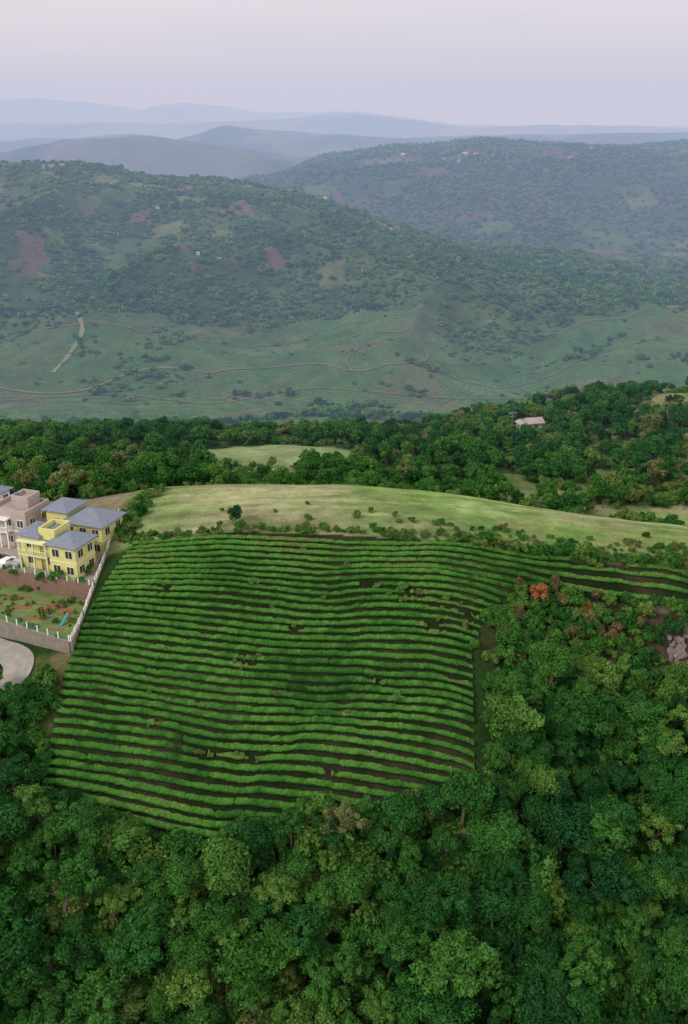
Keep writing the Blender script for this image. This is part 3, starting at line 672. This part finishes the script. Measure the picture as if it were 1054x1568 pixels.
# garden details
gb = MB()
for a, b_, l, w_ in ((-47, 131, 3.2, .9), (-52, 134.5, 4, .8), (-49.5, 139.3, 6, .7), (-56.5, 142, 5, .8), (-46.5, 137, 2.4, 1.6), (-54.5, 138.5, 3, 1.4), (-60, 139.5, 3.4, 1.3)): gb.box(a-l/2, a+l/2, b_-w_/2, b_+w_/2, 25.4, 25.56)
gb.obj('flower_bed', M_bed)
X, Y = jgrid(-62, -44.2, 128, 146, 1.3, rng); keep = inpoly(X, Y, PG) & (rng.uniform(0, 1, len(X)) < .28); X = X[keep]; Y = Y[keep]; n = len(X)
s_ = rng.uniform(.15, .6, n); scatter('garden_shrubs', np.stack([X, Y, np.full(n, 25.45)], 1), np.stack([s_]*3, 1), rng.uniform(.3, .96, n), shrubs, 5, rng)
X = np.array([-52.5,-45.4,-58,-63,-44.9,-55,-47.8,-49.8]); Y = np.array([143.6,142.4,145.8,150,146.4,152.5,151.6,143.2]); n = len(X)
s_ = np.array([.8,.7,.6,1.2,.9,1.1,.9,1.1]); scatter('forecourt_shrubs', np.stack([X, Y, np.full(n, 28.0)], 1), np.stack([s_]*3, 1), rng.uniform(.4, .7, n), shrubs, 5, rng)
E = empty('playground_swing', (-48.6, 134.5, 25.5), .3); p = MB()
V = []; Qq = []; off = 0
for a, b_ in (((-1.2,-.7,0),(-1.2,0,2)),((-1.2,.7,0),(-1.2,0,2)),((1.2,-.7,0),(1.2,0,2)),((1.2,.7,0),(1.2,0,2)),((-1.3,0,2),(1.3,0,2)),((-.3,0,2),(-.3,0,.5)),((.3,0,2),(.3,0,.5))):
    v, q = tube(a, b_, .05, .05, 6); V.append(v); Qq.append(q+off); off += len(v)
addobj('frame', quadmesh('frame', np.concatenate(V), np.concatenate(Qq), [M_red]), E)
p.box(-.4, .4, -.15, .15, .45, .52); p.obj('seat', M_teal, E)
E = empty('playground_slide', (-45.6, 133.2, 25.5), 1.2); p = MB()
p.seg((-1.4, 0), (.6, 0), .45, .0, .12, 1.3, 1.42); p.obj('chute', M_teal, E); p = MB(); p.box(.6, 1.2, -.3, .3, 1.25, 1.4)
for a in (.65, 1.1):
    for b_ in (-.28, .2): p.box(a, a+.08, b_, b_+.08, 0, 2.0)
p.obj('platform', M_red, E)

# cars
def car(loc, rz, mat):
    E = empty('parked_car', loc, rz)
    prof = [(-2.1,.35),(-2.15,.8),(-1.9,.95),(-1.35,1.0),(-.85,1.42),(.55,1.45),(1.2,1.02),(1.95,.9),(2.15,.65),(2.1,.35)]
    def loft(pr, w0, wt, nm, mt):
        bm = bmesh.new(); L_ = []; R_ = []
        for a, z in pr:
            w = w0 if z < 1.01 else wt; L_.append(bm.verts.new((a, -w, z))); R_.append(bm.verts.new((a, w, z)))
        n = len(pr); bm.faces.new(L_); bm.faces.new(R_[::-1])
        for i in range(n): j = (i+1) % n; bm.faces.new((L_[j], L_[i], R_[i], R_[j]))
        bmesh.ops.recalc_face_normals(bm, faces=bm.faces); me = bpy.data.meshes.new(nm); bm.to_mesh(me); bm.free(); me.materials.append(mt); addobj(nm, me, E)
    loft(prof, .86, .66, 'body', mat)
    loft([(-1.3,1.04),(-.86,1.36),(.52,1.38),(1.1,1.05)], .80, .71, 'windows', M_glass)
    V = []; Qq = []; off = 0
    for a in (-1.3, 1.3):
        for b_ in (-.88, .68):
            v, q = tube((a, b_, .33), (a, b_+.2, .33), .33, .33, 12); V.append(v); Qq.append(q+off); off += len(v)
            v, q = tube((a, b_+.0, .33), (a, b_+.001, .33), .33, .01, 12); V.append(v); Qq.append(q+off); off += len(v)
    addobj('wheels', quadmesh('wheels', np.concatenate(V), np.concatenate(Qq), [simple('tyre', (.03,.03,.03), .8)]), E)
car((-60.3, 149.6, 28), RZ+1.4, M_wht); car((-62.6, 150.6, 28), RZ+1.5, simple('dark_car_paint', (.05,.05,.06), .3, .05, 2, spec=.6)); car((-57.9, 150.2, 28), RZ+1.45, simple('silver_car_paint', (.4,.42,.45), .3, .05, 2, .5))
# other buildings
house('farmhouse', (64, 285, h1(62, 287)+.2), .25, [(-5, 0, 0, 4.5, 2.6, 'gable', 1), (-7.5, -5.02, .5, 4, 2.3, 'gable', 1)], M_dull, M_rust)
for px, py, w_ in ((-428,1440,9),(-415,1452,7),(-440,1448,6),(-330,1380,5),(-250,1300,5),(40,2150,15),(218,2200,18),(255,2190,12),(235,2215,10),(290,2180,10),(272,2225,9),(330,2170,9),(-170,1108,4),(-143,1095,5),(-30,1470,7),(520,2250,12),(600,2400,10),(140,2350,9),(60,1260,5)):
    house('village_house', (px, py, h1(px, py)+.5), rng.uniform(-.4, .4), [(-w_/2, w_/2, 0, w_*.6, min(3.8, w_*.5+.5), 'gable', 1)], M_dull, random.choice([M_dull, M_rust, M_block]))
def pole(px, py, hh):
    E = empty('utility_pole', (px, py, h1(px, py)-.3), .3); p = MB()
    v, q = tube((0, 0, 0), (0, 0, hh), .022*hh, .014*hh, 8); addobj('post', quadmesh('post', v, q, [M_palebark]), E)
    p.box(-.13*hh, .13*hh, -.08, .08, hh*.9, hh*.9+.18); p.box(-.1*hh, .1*hh, -.08, .08, hh*.8, hh*.8+.18); p.obj('crossarms', M_block, E)
    p = MB()
    for a in (-.12, -.05, .05, .12): p.box(a*hh-.05, a*hh+.05, -.05, .05, hh*.9+.18, hh*.9+.45)
    p.obj('insulators', M_wht, E)
pole(101, 282, 10.5); pole(53, 280, 10); pole(-205, 705, 18)

# ------------------------------------------------------------------ haze (box volume over the valley; its emission stands in for scattered daylight)
mb = MB(); mb.box(-20000, 20000, 215, 16500, -400, 820)
m, nt, out = newmat('haze_glow')
va = N(nt, 'ShaderNodeVolumeAbsorption'); va.inputs['Color'].default_value = (.40,.25,.0,1); va.inputs['Density'].default_value = .00026
em = N(nt, 'ShaderNodeEmission'); em.inputs['Color'].default_value = (.60*.565,.75*.585,.72,1); em.inputs['Strength'].default_value = .00026
ad = N(nt, 'ShaderNodeAddShader'); nt.links.new(va.outputs[0], ad.inputs[0]); nt.links.new(em.outputs[0], ad.inputs[1]); nt.links.new(ad.outputs[0], out.inputs['Volume'])
mb.obj('valley_haze', m)

# ------------------------------------------------------------------ light
w = bpy.data.worlds.new('World'); scene.world = w; w.use_nodes = True; nt = w.node_tree; nt.nodes.clear()
out = nt.nodes.new('ShaderNodeOutputWorld')
EL, AZ = math.radians(38), math.radians(230)
sky = nt.nodes.new('ShaderNodeTexSky'); sky.sky_type = 'NISHITA'; sky.sun_disc = False; sky.sun_elevation = EL; sky.sun_rotation = AZ; sky.dust_density = 3; sky.air_density = 1.2
b1 = N(nt, 'ShaderNodeBackground', Strength=.10); nt.links.new(sky.outputs[0], b1.inputs[0])
tc = nt.nodes.new('ShaderNodeTexCoord'); mp = nt.nodes.new('ShaderNodeMapping'); mp.inputs['Scale'].default_value = (1.2, 1.2, 7)
no = N(nt, 'ShaderNodeTexNoise', Scale=1.6, Detail=5.0, Roughness=.55); nt.links.new(tc.outputs['Generated'], mp.inputs[0]); nt.links.new(mp.outputs[0], no.inputs['Vector'])
rp = nt.nodes.new('ShaderNodeValToRGB'); e = rp.color_ramp.elements; e[0].position = .3; e[0].color = (.92,.88,.95,1); e[1].position = .7; e[1].color = (1.14,1.05,.98,1)
nt.links.new(no.outputs['Fac'], rp.inputs[0])
b2 = N(nt, 'ShaderNodeBackground', Strength=1.1); nt.links.new(rp.outputs[0], b2.inputs[0])
ms = N(nt, 'ShaderNodeMixShader'); ms.inputs[0].default_value = .85
nt.links.new(b1.outputs[0], ms.inputs[1]); nt.links.new(b2.outputs[0], ms.inputs[2]); nt.links.new(ms.outputs[0], out.inputs[0])
sl = bpy.data.lights.new('sun', 'SUN'); sl.energy = 1.7; sl.angle = math.radians(12); sl.color = (1, .92, .78)
so = bpy.data.objects.new('sun', sl); COL.objects.link(so)
dv = Vector((math.sin(AZ)*math.cos(EL), math.cos(AZ)*math.cos(EL), math.sin(EL)))
so.rotation_euler = dv.to_track_quat('Z', 'Y').to_euler()
scene.view_settings.view_transform = 'Standard'; scene.view_settings.look = 'None'; scene.view_settings.exposure = 0
# ------------------------------------------------------------------ camera
cd = bpy.data.cameras.new('camera'); cam = bpy.data.objects.new('camera', cd); COL.objects.link(cam)
cam.location = (0, 0, 100); cam.rotation_euler = (math.radians(67.6), 0, 0)
cd.sensor_fit = 'VERTICAL'; cd.sensor_height = 24; cd.lens = 24*1414/1568; cd.clip_start = 1; cd.clip_end = 60000
scene.camera = cam
